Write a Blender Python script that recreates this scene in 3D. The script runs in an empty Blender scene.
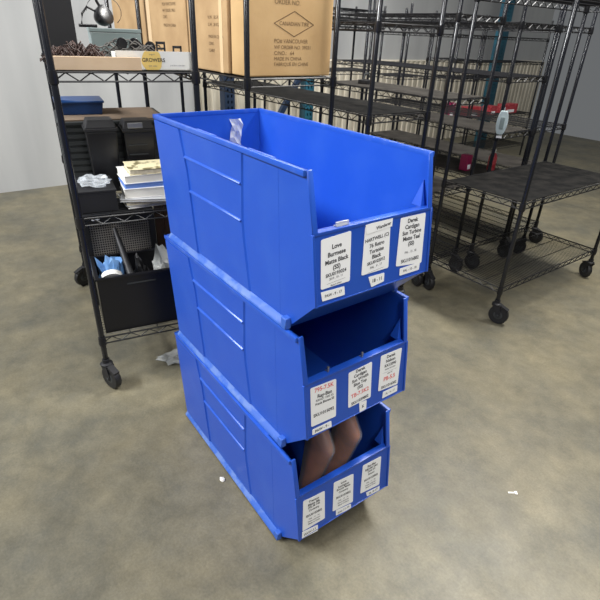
import bpy, bmesh, math, random
from mathutils import Vector, Matrix, Euler
random.seed(7)
S = bpy.context.scene
COL = S.collection
PI = math.pi

# ------------------------------------------------------------------ camera
cam_data = bpy.data.cameras.new('camera')
cam = bpy.data.objects.new('camera', cam_data)
COL.objects.link(cam)
S.camera = cam
YAW, PITCH, ROLL = 2.49, -0.501, 0.0429
fwd = Vector((math.cos(YAW) * math.cos(PITCH), math.sin(YAW) * math.cos(PITCH), math.sin(PITCH)))
rt = fwd.cross(Vector((0, 0, 1))).normalized()
up = rt.cross(fwd)
r2 = math.cos(ROLL) * rt + math.sin(ROLL) * up
u2 = -math.sin(ROLL) * rt + math.cos(ROLL) * up
M = Matrix((r2, u2, -fwd)).transposed().to_4x4()
M.translation = Vector((1.7298, -0.8685, 1.6096))
cam.matrix_world = M
cam_data.sensor_width = 36
cam_data.lens = 488.94 / 600 * 36
cam_data.clip_start = 0.05

# ------------------------------------------------------------------ world, lights, exposure
w = bpy.data.worlds.new('world')
S.world = w
w.use_nodes = True
w.node_tree.nodes['Background'].inputs[0].default_value = (0.93, 0.97, 1.0, 1)
w.node_tree.nodes['Background'].inputs[1].default_value = 0.13


def area(name, loc, target, size, size_y, power, color=(1, 1, 1)):
    d = bpy.data.lights.new(name, 'AREA')
    d.shape = 'RECTANGLE'
    d.size, d.size_y = size, size_y
    d.energy = power
    d.color = color
    o = bpy.data.objects.new(name, d)
    COL.objects.link(o)
    o.location = loc
    o.rotation_euler = (Vector(target) - Vector(loc)).to_track_quat('-Z', 'Y').to_euler()
    return o


area('ceiling_light_near', (-1.0, -4.0, 4.1), (0.5, -0.3, 0.3), 2.4, 0.5, 370, (0.98, 0.99, 1.0))
area('ceiling_light_aisle', (0.5, 2.9, 4.3), (0.4, 0.3, 0), 1.8, 0.4, 240, (1.0, 0.98, 0.94))
area('ceiling_light_wall', (-3.3, 2.5, 4.4), (-4.2, 2.5, 0.8), 0.4, 6.0, 190, (1, 0.99, 0.97))
area('ceiling_light_door', (3.0, -0.6, 4.3), (1.4, 0.0, 0), 0.5, 2.4, 115, (1.0, 0.98, 0.95))
S.view_settings.view_transform = 'Standard'
S.view_settings.look = 'None'
S.view_settings.gamma = 1
S.view_settings.use_curve_mapping = False
S.view_settings.exposure = 0.18


# ------------------------------------------------------------------ materials
def srgb(r, g, b):
    f = lambda c: (c / 255 / 12.92) if c / 255 <= 0.04045 else ((c / 255 + 0.055) / 1.055) ** 2.4
    return (f(r), f(g), f(b), 1)


def mat(name, col, rough=0.5, metal=0.0, var=None, vscale=20, vrange=(0.4, 0.65), bump=0, bscale=60,
        trans=0.0, alpha=1.0, spec=0.5, coat=0.0):
    m = bpy.data.materials.new(name)
    m.use_nodes = True
    nt = m.node_tree
    b = nt.nodes['Principled BSDF']
    b.inputs['Base Color'].default_value = col
    b.inputs['Roughness'].default_value = rough
    b.inputs['Metallic'].default_value = metal
    b.inputs['Transmission Weight'].default_value = trans
    b.inputs['Alpha'].default_value = alpha
    b.inputs['Specular IOR Level'].default_value = spec
    b.inputs['Coat Weight'].default_value = coat
    tc = nt.nodes.new('ShaderNodeTexCoord')
    if var:
        n = nt.nodes.new('ShaderNodeTexNoise')
        n.inputs['Scale'].default_value = vscale
        n.inputs['Detail'].default_value = 6
        nt.links.new(tc.outputs['Object'], n.inputs['Vector'])
        r = nt.nodes.new('ShaderNodeValToRGB')
        r.color_ramp.elements[0].position = vrange[0]
        r.color_ramp.elements[1].position = vrange[1]
        r.color_ramp.elements[0].color = col
        r.color_ramp.elements[1].color = var
        nt.links.new(n.outputs['Fac'], r.inputs['Fac'])
        nt.links.new(r.outputs['Color'], b.inputs['Base Color'])
    if bump:
        n2 = nt.nodes.new('ShaderNodeTexNoise')
        n2.inputs['Scale'].default_value = bscale
        n2.inputs['Detail'].default_value = 4
        nt.links.new(tc.outputs['Object'], n2.inputs['Vector'])
        bp = nt.nodes.new('ShaderNodeBump')
        bp.inputs['Strength'].default_value = bump
        bp.inputs['Distance'].default_value = 0.01
        nt.links.new(n2.outputs['Fac'], bp.inputs['Height'])
        nt.links.new(bp.outputs['Normal'], b.inputs['Normal'])
    return m


MT = {}
MT['blue'] = mat('blue_plastic', (0.014, 0.082, 0.50, 1), 0.34, var=(0.024, 0.102, 0.52, 1), vscale=9, vrange=(0.45, 0.85), bump=0.05, bscale=300)
MT['blue_dusty'] = mat('scuffed_blue_plastic', (0.035, 0.12, 0.50, 1), 0.55, var=(0.11, 0.20, 0.52, 1), vscale=16, vrange=(0.47, 0.58))
MT['blue_ridge'] = mat('worn_blue_plastic', (0.018, 0.092, 0.51, 1), 0.33, var=(0.05, 0.13, 0.53, 1), vscale=25, vrange=(0.5, 0.75))
MT['label'] = mat('label_paper', srgb(247, 248, 250), 0.55)
MT['ink'] = mat('black_ink', srgb(45, 45, 52), 0.6)
MT['ink_grey'] = mat('grey_ink', srgb(120, 120, 125), 0.6)
MT['ink_red'] = mat('red_marker', srgb(226, 110, 110), 0.6)
MT['ink_box'] = mat('carton_ink', srgb(112, 88, 58), 0.8)
MT['epoxy'] = mat('black_epoxy_steel', (0.008, 0.009, 0.013, 1), 0.22, spec=0.5)
MT['wire'] = mat('black_wire', (0.010, 0.010, 0.012, 1), 0.35, spec=0.4)
MT['rubber'] = mat('black_rubber', (0.011, 0.011, 0.012, 1), 0.55)
MT['steel'] = mat('dull_steel', (0.35, 0.36, 0.37, 1), 0.4, 0.8)
MT['liner'] = mat('dark_shelf_liner', (0.009, 0.009, 0.009, 1), 0.8, var=(0.018, 0.017, 0.016, 1), vscale=12, spec=0.04)
MT['liner_grey'] = mat('dusty_grey_shelf_liner', (0.034, 0.031, 0.028, 1), 0.7, var=(0.058, 0.053, 0.047, 1), vscale=8, spec=0.06)
MT['carton'] = mat('kraft_cardboard', srgb(205, 170, 120), 0.8, var=srgb(193, 157, 108), vscale=4, bump=0.06, bscale=40)
MT['carton2'] = mat('tan_cardboard', srgb(188, 156, 114), 0.8, var=srgb(172, 140, 100), vscale=6, bump=0.08, bscale=30)
MT['sheet'] = mat('dusty_cardboard', srgb(128, 110, 92), 0.85, var=srgb(112, 97, 82), vscale=7)
MT['mesh_grey'] = mat('grey_mesh', srgb(150, 145, 138), 0.5)
MT['tape'] = mat('clear_packing_tape', srgb(222, 192, 150), 0.2)
MT['wood'] = mat('pale_plywood', srgb(226, 200, 168), 0.6, var=srgb(214, 186, 152), vscale=5)
MT['white'] = mat('white_card', srgb(235, 234, 228), 0.5)
MT['yellow'] = mat('yellow_print', srgb(238, 206, 120), 0.5)
MT['greycase'] = mat('grey_green_metal', srgb(132, 146, 146), 0.4)
MT['blackp'] = mat('black_plastic', (0.008, 0.008, 0.010, 1), 0.3, spec=0.5)
MT['blackm'] = mat('matt_black_plastic', (0.011, 0.011, 0.013, 1), 0.55)
MT['darkgrey'] = mat('charcoal_plastic', (0.034, 0.038, 0.040, 1), 0.55)
MT['brown'] = mat('dark_brown_shred', (0.032, 0.016, 0.013, 1), 0.6, var=(0.09, 0.05, 0.04, 1), vscale=40)
MT['tangle'] = mat('grey_tangle', srgb(95, 92, 88), 0.6)
MT['paper'] = mat('page_block', srgb(225, 215, 190), 0.8, var=srgb(205, 194, 168), vscale=80)
MT['page_white'] = mat('white_page_block', srgb(236, 233, 224), 0.8)
MT['bluecloth'] = mat('pale_blue_film', srgb(95, 140, 195), 0.4, var=srgb(130, 170, 215), vscale=14)
MT['blue_tub'] = mat('deep_blue_plastic', srgb(16, 62, 118), 0.4)
MT['copper'] = mat('brown_leather_board', srgb(190, 108, 58), 0.4, var=srgb(140, 74, 38), vscale=10)
MT['teal'] = mat('teal_rack_paint', srgb(36, 98, 118), 0.5, var=srgb(28, 80, 100), vscale=6)
MT['navy'] = mat('navy_rack_paint', srgb(22, 40, 64), 0.5)
MT['red'] = mat('red_packaging', srgb(158, 36, 48), 0.4, var=srgb(190, 84, 90), vscale=40)
MT['magenta'] = mat('magenta_packaging', srgb(140, 25, 75), 0.4)
MT['walnut'] = mat('walnut_board', srgb(82, 58, 44), 0.6, var=srgb(64, 44, 34), vscale=20)
MT['cover_cream'] = mat('cream_cover', srgb(214, 205, 170), 0.5, var=srgb(120, 112, 80), vscale=26, vrange=(0.52, 0.6))
MT['cover_white'] = mat('white_cover', srgb(232, 232, 230), 0.4)
MT['cover_blue'] = mat('blue_cover', srgb(110, 142, 205), 0.4)
MT['cover_grey'] = mat('grey_cover', srgb(170, 172, 175), 0.4)
MT['chip'] = mat('white_chip', srgb(240, 236, 226), 0.6)


def film(name, tint=(0.9, 0.95, 1, 1), opacity=0.30, rough=0.12):
    m = bpy.data.materials.new(name)
    m.use_nodes = True
    nt = m.node_tree
    b = nt.nodes['Principled BSDF']
    b.inputs['Base Color'].default_value = tint
    b.inputs['Roughness'].default_value = rough
    b.inputs['Specular IOR Level'].default_value = 1.0
    b.inputs['Alpha'].default_value = opacity
    return m


MT['film'] = film('clear_plastic_film')
MT['sleeve'] = film('clear_sleeve_film', opacity=0.10, rough=0.08)
MT['film_milky'] = film('milky_plastic_film', (0.8, 0.82, 0.8, 1), 0.5, 0.2)


def concrete():
    m = bpy.data.materials.new('sealed_concrete')
    m.use_nodes = True
    nt = m.node_tree
    L = nt.links.new
    b = nt.nodes['Principled BSDF']
    tc = nt.nodes.new('ShaderNodeTexCoord')
    def noise(scale, det=8, rough=0.6, dist=0.0):
        n = nt.nodes.new('ShaderNodeTexNoise')
        n.inputs['Scale'].default_value = scale
        n.inputs['Detail'].default_value = det
        n.inputs['Roughness'].default_value = rough
        n.inputs['Distortion'].default_value = dist
        L(tc.outputs['Object'], n.inputs['Vector'])
        return n.outputs['Fac']
    def ramp(fac, p0, c0, p1, c1):
        r = nt.nodes.new('ShaderNodeValToRGB')
        r.color_ramp.elements[0].position = p0
        r.color_ramp.elements[0].color = c0
        r.color_ramp.elements[1].position = p1
        r.color_ramp.elements[1].color = c1
        L(fac, r.inputs['Fac'])
        return r.outputs['Color']
    def mix(kind, fac, a, c):
        x = nt.nodes.new('ShaderNodeMix')
        x.data_type = 'RGBA'
        x.blend_type = kind
        if isinstance(fac, float):
            x.inputs[0].default_value = fac
        else:
            L(fac, x.inputs[0])
        L(a, x.inputs[6])
        L(c, x.inputs[7])
        return x.outputs[2]
    base = ramp(noise(1.9, 10, 0.68, 0.1), 0.34, srgb(96, 94, 83), 0.66, srgb(130, 122, 99))
    mid = ramp(noise(9, 10, 0.72, 0.3), 0.33, (0.76, 0.76, 0.75, 1), 0.62, (1.06, 1.06, 1.06, 1))
    fine = ramp(noise(110, 6, 0.7), 0.35, (0.80, 0.80, 0.79, 1), 0.65, (1.08, 1.08, 1.08, 1))
    c = mix('MULTIPLY', 1.0, base, mid)
    c = mix('MULTIPLY', 0.8, c, fine)
    L(c, b.inputs['Base Color'])
    rr = nt.nodes.new('ShaderNodeMapRange')
    rr.inputs[3].default_value = 0.35
    rr.inputs[4].default_value = 0.62
    L(noise(3, 6), rr.inputs[0])
    L(rr.outputs[0], b.inputs['Roughness'])
    b.inputs['Specular IOR Level'].default_value = 0.4
    bp = nt.nodes.new('ShaderNodeBump')
    bp.inputs['Strength'].default_value = 0.12
    bp.inputs['Distance'].default_value = 0.004
    L(noise(40, 8), bp.inputs['Height'])
    L(bp.outputs['Normal'], b.inputs['Normal'])
    return m


def corrugated(name, c0, c1, scale):
    m = bpy.data.materials.new(name)
    m.use_nodes = True
    nt = m.node_tree
    L = nt.links.new
    b = nt.nodes['Principled BSDF']
    tc = nt.nodes.new('ShaderNodeTexCoord')
    mp = nt.nodes.new('ShaderNodeMapping')
    mp.inputs['Scale'].default_value = (1, 1, 0.15)
    L(tc.outputs['Object'], mp.inputs['Vector'])
    n = nt.nodes.new('ShaderNodeTexNoise')
    n.inputs['Scale'].default_value = scale
    n.inputs['Detail'].default_value = 5
    L(mp.outputs[0], n.inputs['Vector'])
    r = nt.nodes.new('ShaderNodeValToRGB')
    r.color_ramp.elements[0].position = 0.35
    r.color_ramp.elements[1].position = 0.65
    r.color_ramp.elements[0].color = c0
    r.color_ramp.elements[1].color = c1
    L(n.outputs['Fac'], r.inputs['Fac'])
    L(r.outputs['Color'], b.inputs['Base Color'])
    b.inputs['Roughness'].default_value = 0.6
    return m


MT['concrete'] = concrete()
MT['wall_upper'] = corrugated('grey_wall_panel', srgb(158, 159, 160), srgb(186, 187, 186), 1.5)
MT['wall_lower'] = corrugated('beige_corrugated_panel', srgb(192, 184, 166), srgb(222, 214, 196), 12)


# ------------------------------------------------------------------ mesh builder
class MB:
    def __init__(self):
        self.v, self.f = [], []

    def add(self, vs, fs):
        n = len(self.v)
        self.v += [tuple(p) for p in vs]
        self.f += [tuple(i + n for i in q) for q in fs]
        return self

    def box(self, a, b, rot=0.0, c=None):
        x0, y0, z0 = a
        x1, y1, z1 = b
        vs = [(x, y, z) for z in (z0, z1) for x, y in ((x0, y0), (x1, y0), (x1, y1), (x0, y1))]
        if rot:
            cx, cy = c if c else ((x0 + x1) / 2, (y0 + y1) / 2)
            cr, sr = math.cos(rot), math.sin(rot)
            vs = [(cx + (x - cx) * cr - (y - cy) * sr, cy + (x - cx) * sr + (y - cy) * cr, z) for x, y, z in vs]
        return self.hexa(vs)

    def hexa(self, vs):
        return self.add(vs, [(0, 3, 2, 1), (4, 5, 6, 7), (0, 1, 5, 4), (1, 2, 6, 5), (2, 3, 7, 6), (3, 0, 4, 7)])

    def slab(self, ring, off):
        """polygon ring (3-D points) extruded; off = a vector or a list of vectors"""
        n = len(ring)
        offs = off if isinstance(off, list) else [off] * n
        top = [tuple(Vector(p) + Vector(o)) for p, o in zip(ring, offs)]
        fs = [tuple(range(n - 1, -1, -1)), tuple(range(n, 2 * n))]
        fs += [(i, (i + 1) % n, n + (i + 1) % n, n + i) for i in range(n)]
        return self.add(list(ring) + top, fs)

    def tube(self, pts, r, n=8, closed=False, cap=True):
        pts = [Vector(p) for p in pts]
        m = len(pts)
        rs = r if isinstance(r, list) else [r] * m
        vs = []
        for i, p in enumerate(pts):
            if closed:
                t = (pts[(i + 1) % m] - pts[i - 1])
            elif i == 0:
                t = pts[1] - p
            elif i == m - 1:
                t = p - pts[-2]
            else:
                t = (pts[i + 1] - p).normalized() + (p - pts[i - 1]).normalized()
            t.normalize()
            a = Vector((0, 0, 1)) if abs(t.z) < 0.9 else Vector((1, 0, 0))
            e1 = t.cross(a).normalized()
            e2 = t.cross(e1)
            for k in range(n):
                an = 2 * PI * k / n
                vs.append(p + rs[i] * (math.cos(an) * e1 + math.sin(an) * e2))
        fs = []
        for i in range(m if closed else m - 1):
            j = (i + 1) % m
            for k in range(n):
                fs.append((i * n + k, i * n + (k + 1) % n, j * n + (k + 1) % n, j * n + k))
        if cap and not closed:
            fs.append(tuple(range(n)))
            fs.append(tuple((m - 1) * n + k for k in range(n - 1, -1, -1)))
        return self.add(vs, fs)

    def lathe(self, prof, c, axis='z', n=20):
        """prof = [(radius, height)] about an axis through c"""
        vs = []
        for r, h in prof:
            for k in range(n):
                a = 2 * PI * k / n
                x, y = r * math.cos(a), r * math.sin(a)
                p = {'z': (x, y, h), 'x': (h, x, y), 'y': (x, h, y)}[axis]
                vs.append((p[0] + c[0], p[1] + c[1], p[2] + c[2]))
        fs = [(i * n + k, i * n + (k + 1) % n, (i + 1) * n + (k + 1) % n, (i + 1) * n + k)
              for i in range(len(prof) - 1) for k in range(n)]
        fs += [tuple(range(n - 1, -1, -1)), tuple((len(prof) - 1) * n + k for k in range(n))]
        return self.add(vs, fs)

    def mesh(self, name, m=None, smooth=False, bevel=0.0, seg=2, sharp=0.7):
        me = bpy.data.meshes.new(name)
        me.from_pydata(self.v, [], self.f)
        bm = bmesh.new()
        bm.from_mesh(me)
        bmesh.ops.recalc_face_normals(bm, faces=bm.faces)
        if bevel:
            es = [e for e in bm.edges if e.is_manifold and e.calc_face_angle(0) > 0.5]
            bmesh.ops.bevel(bm, geom=es, offset=bevel, segments=seg, affect='EDGES', profile=0.6, clamp_overlap=True)
        bm.to_mesh(me)
        bm.free()
        if m:
            me.materials.append(m)
        if smooth:
            for p in me.polygons:
                p.use_smooth = True
            try:
                me.set_sharp_from_angle(angle=sharp)
            except Exception:
                pass
        me.update()
        return me

    def build(self, name, m, parent=None, smooth=False, bevel=0.0, seg=2):
        return link(name, self.mesh(name, m, smooth, bevel, seg), parent)


def link(name, me, parent=None):
    o = bpy.data.objects.new(name, me)
    COL.objects.link(o)
    if parent:
        o.parent = parent
    return o


def tag(o, label, cat, group=None, kind=None):
    if label:
        o['label'] = label
    if cat:
        o['category'] = cat
    if group:
        o['group'] = group
    if kind:
        o['kind'] = kind
    return o


def thing(name, loc, rz, label, cat, group=None):
    o = bpy.data.objects.new(name, None)
    o.empty_display_size = 0.1
    COL.objects.link(o)
    o.location = loc
    o.rotation_euler = (0, 0, rz)
    return tag(o, label, cat, group)


def text_mesh(lines, bold=0.0):
    """lines = [(text, size, cx, cy)] in the text plane; returns (verts2d, faces)"""
    V, F = [], []
    for t, s, cx, cy, align in lines:
        cu = bpy.data.curves.new('t', 'FONT')
        cu.body = t
        cu.size = s
        cu.align_x = align
        cu.align_y = 'CENTER'
        cu.offset = bold * s
        cu.resolution_u = 3
        o = bpy.data.objects.new('t', cu)
        COL.objects.link(o)
        dg = bpy.context.evaluated_depsgraph_get()
        dg.update()
        me = bpy.data.meshes.new_from_object(o.evaluated_get(dg))
        n = len(V)
        V += [(v.co.x + cx, v.co.y + cy) for v in me.vertices]
        F += [tuple(i + n for i in p.vertices) for p in me.polygons]
        bpy.data.objects.remove(o)
        bpy.data.curves.remove(cu)
        bpy.data.meshes.remove(me)
    return V, F


def printed(name, lines, m, parent, origin, ex, ey, bold=0.0, lift=0.0006):
    V, F = text_mesh(lines, bold)
    o, ex, ey = Vector(origin), Vector(ex), Vector(ey)
    nrm = ex.cross(ey).normalized() * lift
    mb = MB()
    mb.add([tuple(o + nrm + ex * x + ey * y) for x, y in V], F)
    me = bpy.data.meshes.new(name)
    me.from_pydata(mb.v, [], mb.f)
    me.materials.append(m)
    return link(name, me, parent)


# ------------------------------------------------------------------ the setting
fl = MB().box((-4.3, -5, -0.1), (5, 9.5, 0)).build('floor', MT['concrete'])
fl['kind'] = 'structure'
wl = MB()
wl.box((-4.32, -5, 0), (-4.2, 9.5, 5))
wl = wl.build('wall_back', MT['wall_upper'])
wl['kind'] = 'structure'
wb = MB()
ys = 1.9
ring = []
while ys < 9.5:
    ring += [(-4.16, ys), (-4.16, ys + 0.05), (-4.18, ys + 0.06), (-4.18, ys + 0.11)]
    ys += 0.12
for (xa_, ya_), (xb_, yb_) in zip(ring[:-1], ring[1:]):
    wb.add([(xa_, ya_, 0), (xb_, yb_, 0), (xb_, yb_, 1.27), (xa_, ya_, 1.27)], [(0, 1, 2, 3)])
wb.add([(-4.16, 1.9, 1.27), (-4.16, 9.5, 1.27), (-4.2, 9.5, 1.29), (-4.2, 1.9, 1.29)], [(0, 1, 2, 3)])
wo = wb.build('trim_back', MT['wall_lower'])
wo['kind'] = 'structure'

# ------------------------------------------------------------------ blue stacking bins
BW, BL_, BH, BP = 0.21, 0.8982, 0.4537, 0.4449
XA, ZL, ZB, XB, XF, XK, TAP = 0.869, 0.3096, 0.1287, 0.9225, 0.7958, 0.034, 0.0108


def wy(z):
    return BW - TAP * (1 - z / BH)


def xback(z):
    return XK * (1 - z / BH)


def xfront(z):
    return BL_ + (XB - BL_) * (ZL - z) / (ZL - ZB)


def bin_meshes():
    T = 0.004
    out = {}
    SIDES = (-1, 1)
    b = MB()
    prof = [(XK, 0), (0, BH), (XA, BH), (BL_, ZL), (XB, ZB), (XF, 0)]
    for s in (-1, 1):
        ring = [(x, s * wy(z), z) for x, z in prof]
        b.slab(ring, Vector((0, -s * T, 0)))
    # back wall
    b.hexa([(XK, -wy(0), 0), (XK + T, -wy(0), 0), (XK + T, wy(0), 0), (XK, wy(0), 0),
            (0, -wy(BH), BH), (T, -wy(BH), BH), (T, wy(BH), BH), (0, wy(BH), BH)])
    # floor, sloping chin, front panel
    b.box((XK, -wy(0), 0), (XF, wy(0), T))
    b.slab([(XF, -wy(0), 0), (XB, -wy(ZB), ZB), (XB, wy(ZB), ZB), (XF, wy(0), 0)], Vector((-0.003, 0, T)))
    b.slab([(XB, -wy(ZB), ZB), (BL_, -wy(ZL), ZL), (BL_, wy(ZL), ZL), (XB, wy(ZB), ZB)], Vector((-T, 0, 0)))
    # raised side plates (the middle field is recessed), both sides
    v1 = [(0.205, 0.437), (0.239, 0.314), (0.267, 0.034)]
    v2 = [(0.590, 0.437), (0.578, 0.25), (0.580, 0.20), (0.605, 0.034)]
    for s in (-1, 1):
        def plate(poly, th, slope=()):
            ring = [(x + (0.006 if i in slope else 0), s * (wy(z) - 0.0005), z) for i, (x, z) in enumerate(poly)]
            b.slab(ring, [Vector((-0.006 if i in slope else 0, s * th, 0)) for i in range(len(poly))])
        plate([(0.006, 0.437)] + v1 + [(0.036, 0.034)], 0.0105, (1, 2, 3))
        plate([v1[0], v2[0], v2[1], v2[2], v2[3], v1[2], v1[1]], 0.0056, (1, 2, 3, 4))
        plate([v2[0], (0.758, 0.437), (0.767, 0.034), v2[3], v2[2], v2[1]], 0.0010)
    out['body'] = b.mesh('bin_body', MT['blue'], smooth=True, bevel=0.0008, seg=1, sharp=0.25)
    # rim
    r = MB()
    for s in (-1, 1):
        y0, y1 = s * (BW - 0.0045), s * (BW + 0.009)
        r.box((-0.003, min(y0, y1), BH - 0.014), (XA + 0.001, max(y0, y1), BH))
    r.box((-0.004, -BW - 0.009, BH - 0.014), (0.006, BW + 0.009, BH))
    # stacking stops on the rim
    for s in (-1, 1):
        for x in (0.32, 0.62):
            r.box((x, s * BW - 0.003, BH - 0.001), (x + 0.12, s * BW + 0.006, BH + 0.0015))
    out['rim'] = r.mesh('bin_rim', MT['blue_ridge'], smooth=True, bevel=0.003, seg=2)
    # folded front edges beside the opening and the label panel
    for s in SIDES:
        e = MB()
        ya, yb = BW - 0.016, BW + 0.0008
        e.hexa([(XA - 0.003, s * ya, BH - 0.001), (XA + 0.003, s * ya, BH - 0.001), (XA + 0.003, s * yb, BH - 0.001), (XA - 0.003, s * yb, BH - 0.001),
                (BL_ - 0.003, s * (ya - 0.003), ZL), (BL_ + 0.003, s * (ya - 0.003), ZL), (BL_ + 0.003, s * (yb - 0.003), ZL), (BL_ - 0.003, s * (yb - 0.003), ZL)])
        e.hexa([(BL_ - 0.003, s * (wy(ZL) - 0.004), ZL), (BL_ + 0.004, s * (wy(ZL) - 0.004), ZL), (BL_ + 0.004, s * (wy(ZL) + 0.004), ZL), (BL_ - 0.003, s * (wy(ZL) + 0.004), ZL),
                (XB - 0.003, s * (wy(ZB) - 0.004), ZB - 0.003), (XB + 0.004, s * (wy(ZB) - 0.004), ZB - 0.003), (XB + 0.004, s * (wy(ZB) + 0.004), ZB - 0.003), (XB - 0.003, s * (wy(ZB) + 0.004), ZB - 0.003)])
        out['front_flange', s] = e.mesh('bin_flange', MT['blue'], smooth=True, bevel=0.0012, seg=1)
    # lip above the label panel
    l = MB()
    l.box((BL_ - 0.020, -wy(ZL) + 0.003, ZL - 0.006), (BL_ + 0.003, wy(ZL) - 0.003, ZL + 0.003))
    l.box((XB - 0.004, -wy(ZB) + 0.004, ZB - 0.003), (XB + 0.002, wy(ZB) - 0.004, ZB + 0.001))
    out['front_lip'] = l.mesh('bin_lip', MT['blue'], smooth=True, bevel=0.0025, seg=2)
    for s in SIDES:
        g = MB()
        g.slab([(BL_ - 0.015, s * (wy(ZL) - 0.004), ZL), (BL_ - 0.050, s * (wy(ZL) - 0.004), ZL),
                (BL_ - 0.036, s * (BW - 0.006), ZL + 0.070)], [Vector((0, -s * 0.022, 0)), Vector((0, -s * 0.022, 0)), Vector((0, -s * 0.003, 0))])
        out['gusset', s] = g.mesh('bin_gusset', MT['blue'], bevel=0.001, seg=1)
        k = MB()
        k.slab([(0.026, s * (BW - 0.012), 0.0095), (0.026, s * (BW + 0.007), 0.0095), (0.026, s * (BW + 0.006), 0.016),
                (0.026, s * (BW - 0.010), 0.034)], Vector((0.772, 0, 0)))
        k.box((0.794, min(s * (BW - 0.012), s * (BW + 0.008)), 0.0095), (0.816, max(s * (BW - 0.012), s * (BW + 0.008)), 0.044))
        out['foot_ledge', s] = k.mesh('bin_ledge', MT['blue_dusty'], smooth=True, bevel=0.002, seg=1)
        for i, (z, xa, xb) in enumerate(((0.355, 0.228, 0.583), (0.247, 0.243, 0.577))):
            y = wy(z)
            q = MB()
            q.slab([(xa, s * (y + 0.003), z - 0.004), (xa, s * (y + 0.0110), z - 0.003), (xa, s * (y + 0.0095), z + 0.001),
                    (xa, s * (y + 0.003), z + 0.006)], Vector((xb - xa, 0, 0)))
            out['side_rib', s, i] = q.mesh('bin_rib', MT['blue_ridge'], smooth=True, bevel=0.001, seg=1)
    return out


BM = bin_meshes()
# plane of the front panel
EXF = Vector((0, 1, 0))
EYF = (Vector((BL_, 0, ZL)) - Vector((XB, 0, ZB))).normalized()
NF = EXF.cross(EYF).normalized()


def panel_pt(y, z, lift=0.0):
    return Vector((xfront(z), y, z)) + NF * lift


def sticker(parent, name, quad, corner=0.0, lift=0.0006, m='label'):
    """quad = [(y,z)] tl, tr, br, bl; thin paper on the panel"""
    ring = [panel_pt(y, z, lift) for y, z in quad]
    mb = MB()
    if corner:
        rr = []
        n = len(ring)
        for i in range(n):
            p, a, b = ring[i], ring[i - 1], ring[(i + 1) % n]
            rr += [p + (a - p).normalized() * corner, p + (a - p).normalized() * corner * .3 + (b - p).normalized() * corner * .3, p + (b - p).normalized() * corner]
        ring = rr
    mb.slab([tuple(p) for p in ring], NF * 0.0007)
    return mb.build(name, MT[m], parent)


def label_with_text(parent, quad, lines, red=None, corner=0.004, extra_quad=None):
    o = sticker(parent, 'product_label', quad, corner)
    yc = sum(p[0] for p in quad) / 4
    zc = sum(p[1] for p in quad) / 4
    org = panel_pt(yc, zc, 0.0013)
    tilt = math.atan2(quad[1][1] - quad[0][1], quad[1][0] - quad[0][0])
    e1 = EXF * math.cos(tilt) + EYF * math.sin(tilt)
    lean = math.atan2((quad[0][0] - quad[3][0] + quad[1][0] - quad[2][0]) / 2, (quad[0][1] - quad[3][1] + quad[1][1] - quad[2][1]) / 2)
    e2 = EYF * math.cos(lean * .6) + EXF * math.sin(lean * .6)
    big = [l for l in lines if l[1] >= 0.0105]
    small = [l for l in lines if l[1] < 0.0105]
    if big:
        printed('printed_text', [(t, s, x, y, 'CENTER') for t, s, x, y in big], MT['ink'], o, org, e1, e2, bold=0.025)
    if small:
        printed('fine_print', [(t, s, x, y, 'CENTER') for t, s, x, y in small], MT['ink_grey'], o, org, e1, e2, bold=0.02)
    if red:
        h = printed('handwriting', [(t, s, x, y, 'CENTER') for t, s, x, y in red], MT['ink_red'], o, org, e1, e2, bold=0.02)
        h['label'] = 'red marker handwriting'
    return o


def date_sticker(parent, quad, text, faded=False):
    o = sticker(parent, 'date_sticker', quad, 0.002, lift=0.0008)
    yc = sum(p[0] for p in quad) / 4
    zc = sum(p[1] for p in quad) / 4
    w_ = quad[1][0] - quad[0][0]
    printed('printed_text', [(text, min(0.014, w_ / len(text) * 1.6), 0, 0, 'CENTER')], MT['ink_grey'] if faded else MT['ink'], o,
            panel_pt(yc, zc, 0.0015), EXF, EYF, bold=0.02)
    return o


def stacking_bin(k, dx, yaw, label):
    t = thing('stacking_bin', (dx, 0, k * BP), yaw, label, 'storage bin', 'blue stacking bins')
    for n, me in BM.items():
        link(n if isinstance(n, str) else n[0], me, t)
    return t


top = stacking_bin(2, 0, 0, 'large blue plastic stacking bin, empty, topmost of the three')
mid = stacking_bin(1, -0.0075, 0.0027, 'large blue plastic bin in the middle of the stack, red handwriting on its labels')
low = stacking_bin(0, -0.0010, -0.009, 'large blue plastic bin standing on the floor, brown boards inside')

label_with_text(top, [(-0.1824, 0.2936), (-0.0877, 0.2989), (-0.0930, 0.1704), (-0.1870, 0.1698)],
    [('Love', 0.016, 0.002, 0.038), ('Burmese', 0.016, 0.002, 0.020), ('Matte Black', 0.0155, 0.002, 0.002), ('(SS)', 0.016, 0.002, -0.015),
     ('SKU0193024', 0.0125, 0.0, -0.031), ('2019 . 10 . 11', 0.008, 0.0, -0.042), ('_______________', 0.008, 0, -0.049), ('Made in China', 0.006, 0.0, -0.059)])
label_with_text(top, [(-0.0412, 0.3004), (0.0484, 0.3067), (0.0446, 0.1736), (-0.0535, 0.1742)],
    [('HARTWELL (C)', 0.0125, 0.0, 0.026), ('76 Retro', 0.0145, 0.0, 0.009), ('Tortoise', 0.0145, 0, -0.007), ('Black', 0.015, 0, -0.022),
     ('SKU0102012', 0.012, 0, -0.037), ('PAL . 9 . 17', 0.009, 0, -0.050), ('_______________', 0.008, 0, -0.058)])
nm = sticker(top, 'name_strip', [(-0.0412, 0.3042), (0.0555, 0.3120), (0.0530, 0.2849), (-0.0375, 0.2794)], 0.001, lift=0.0018)
nm['label'] = 'crooked paper strip stuck over the label'
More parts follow.
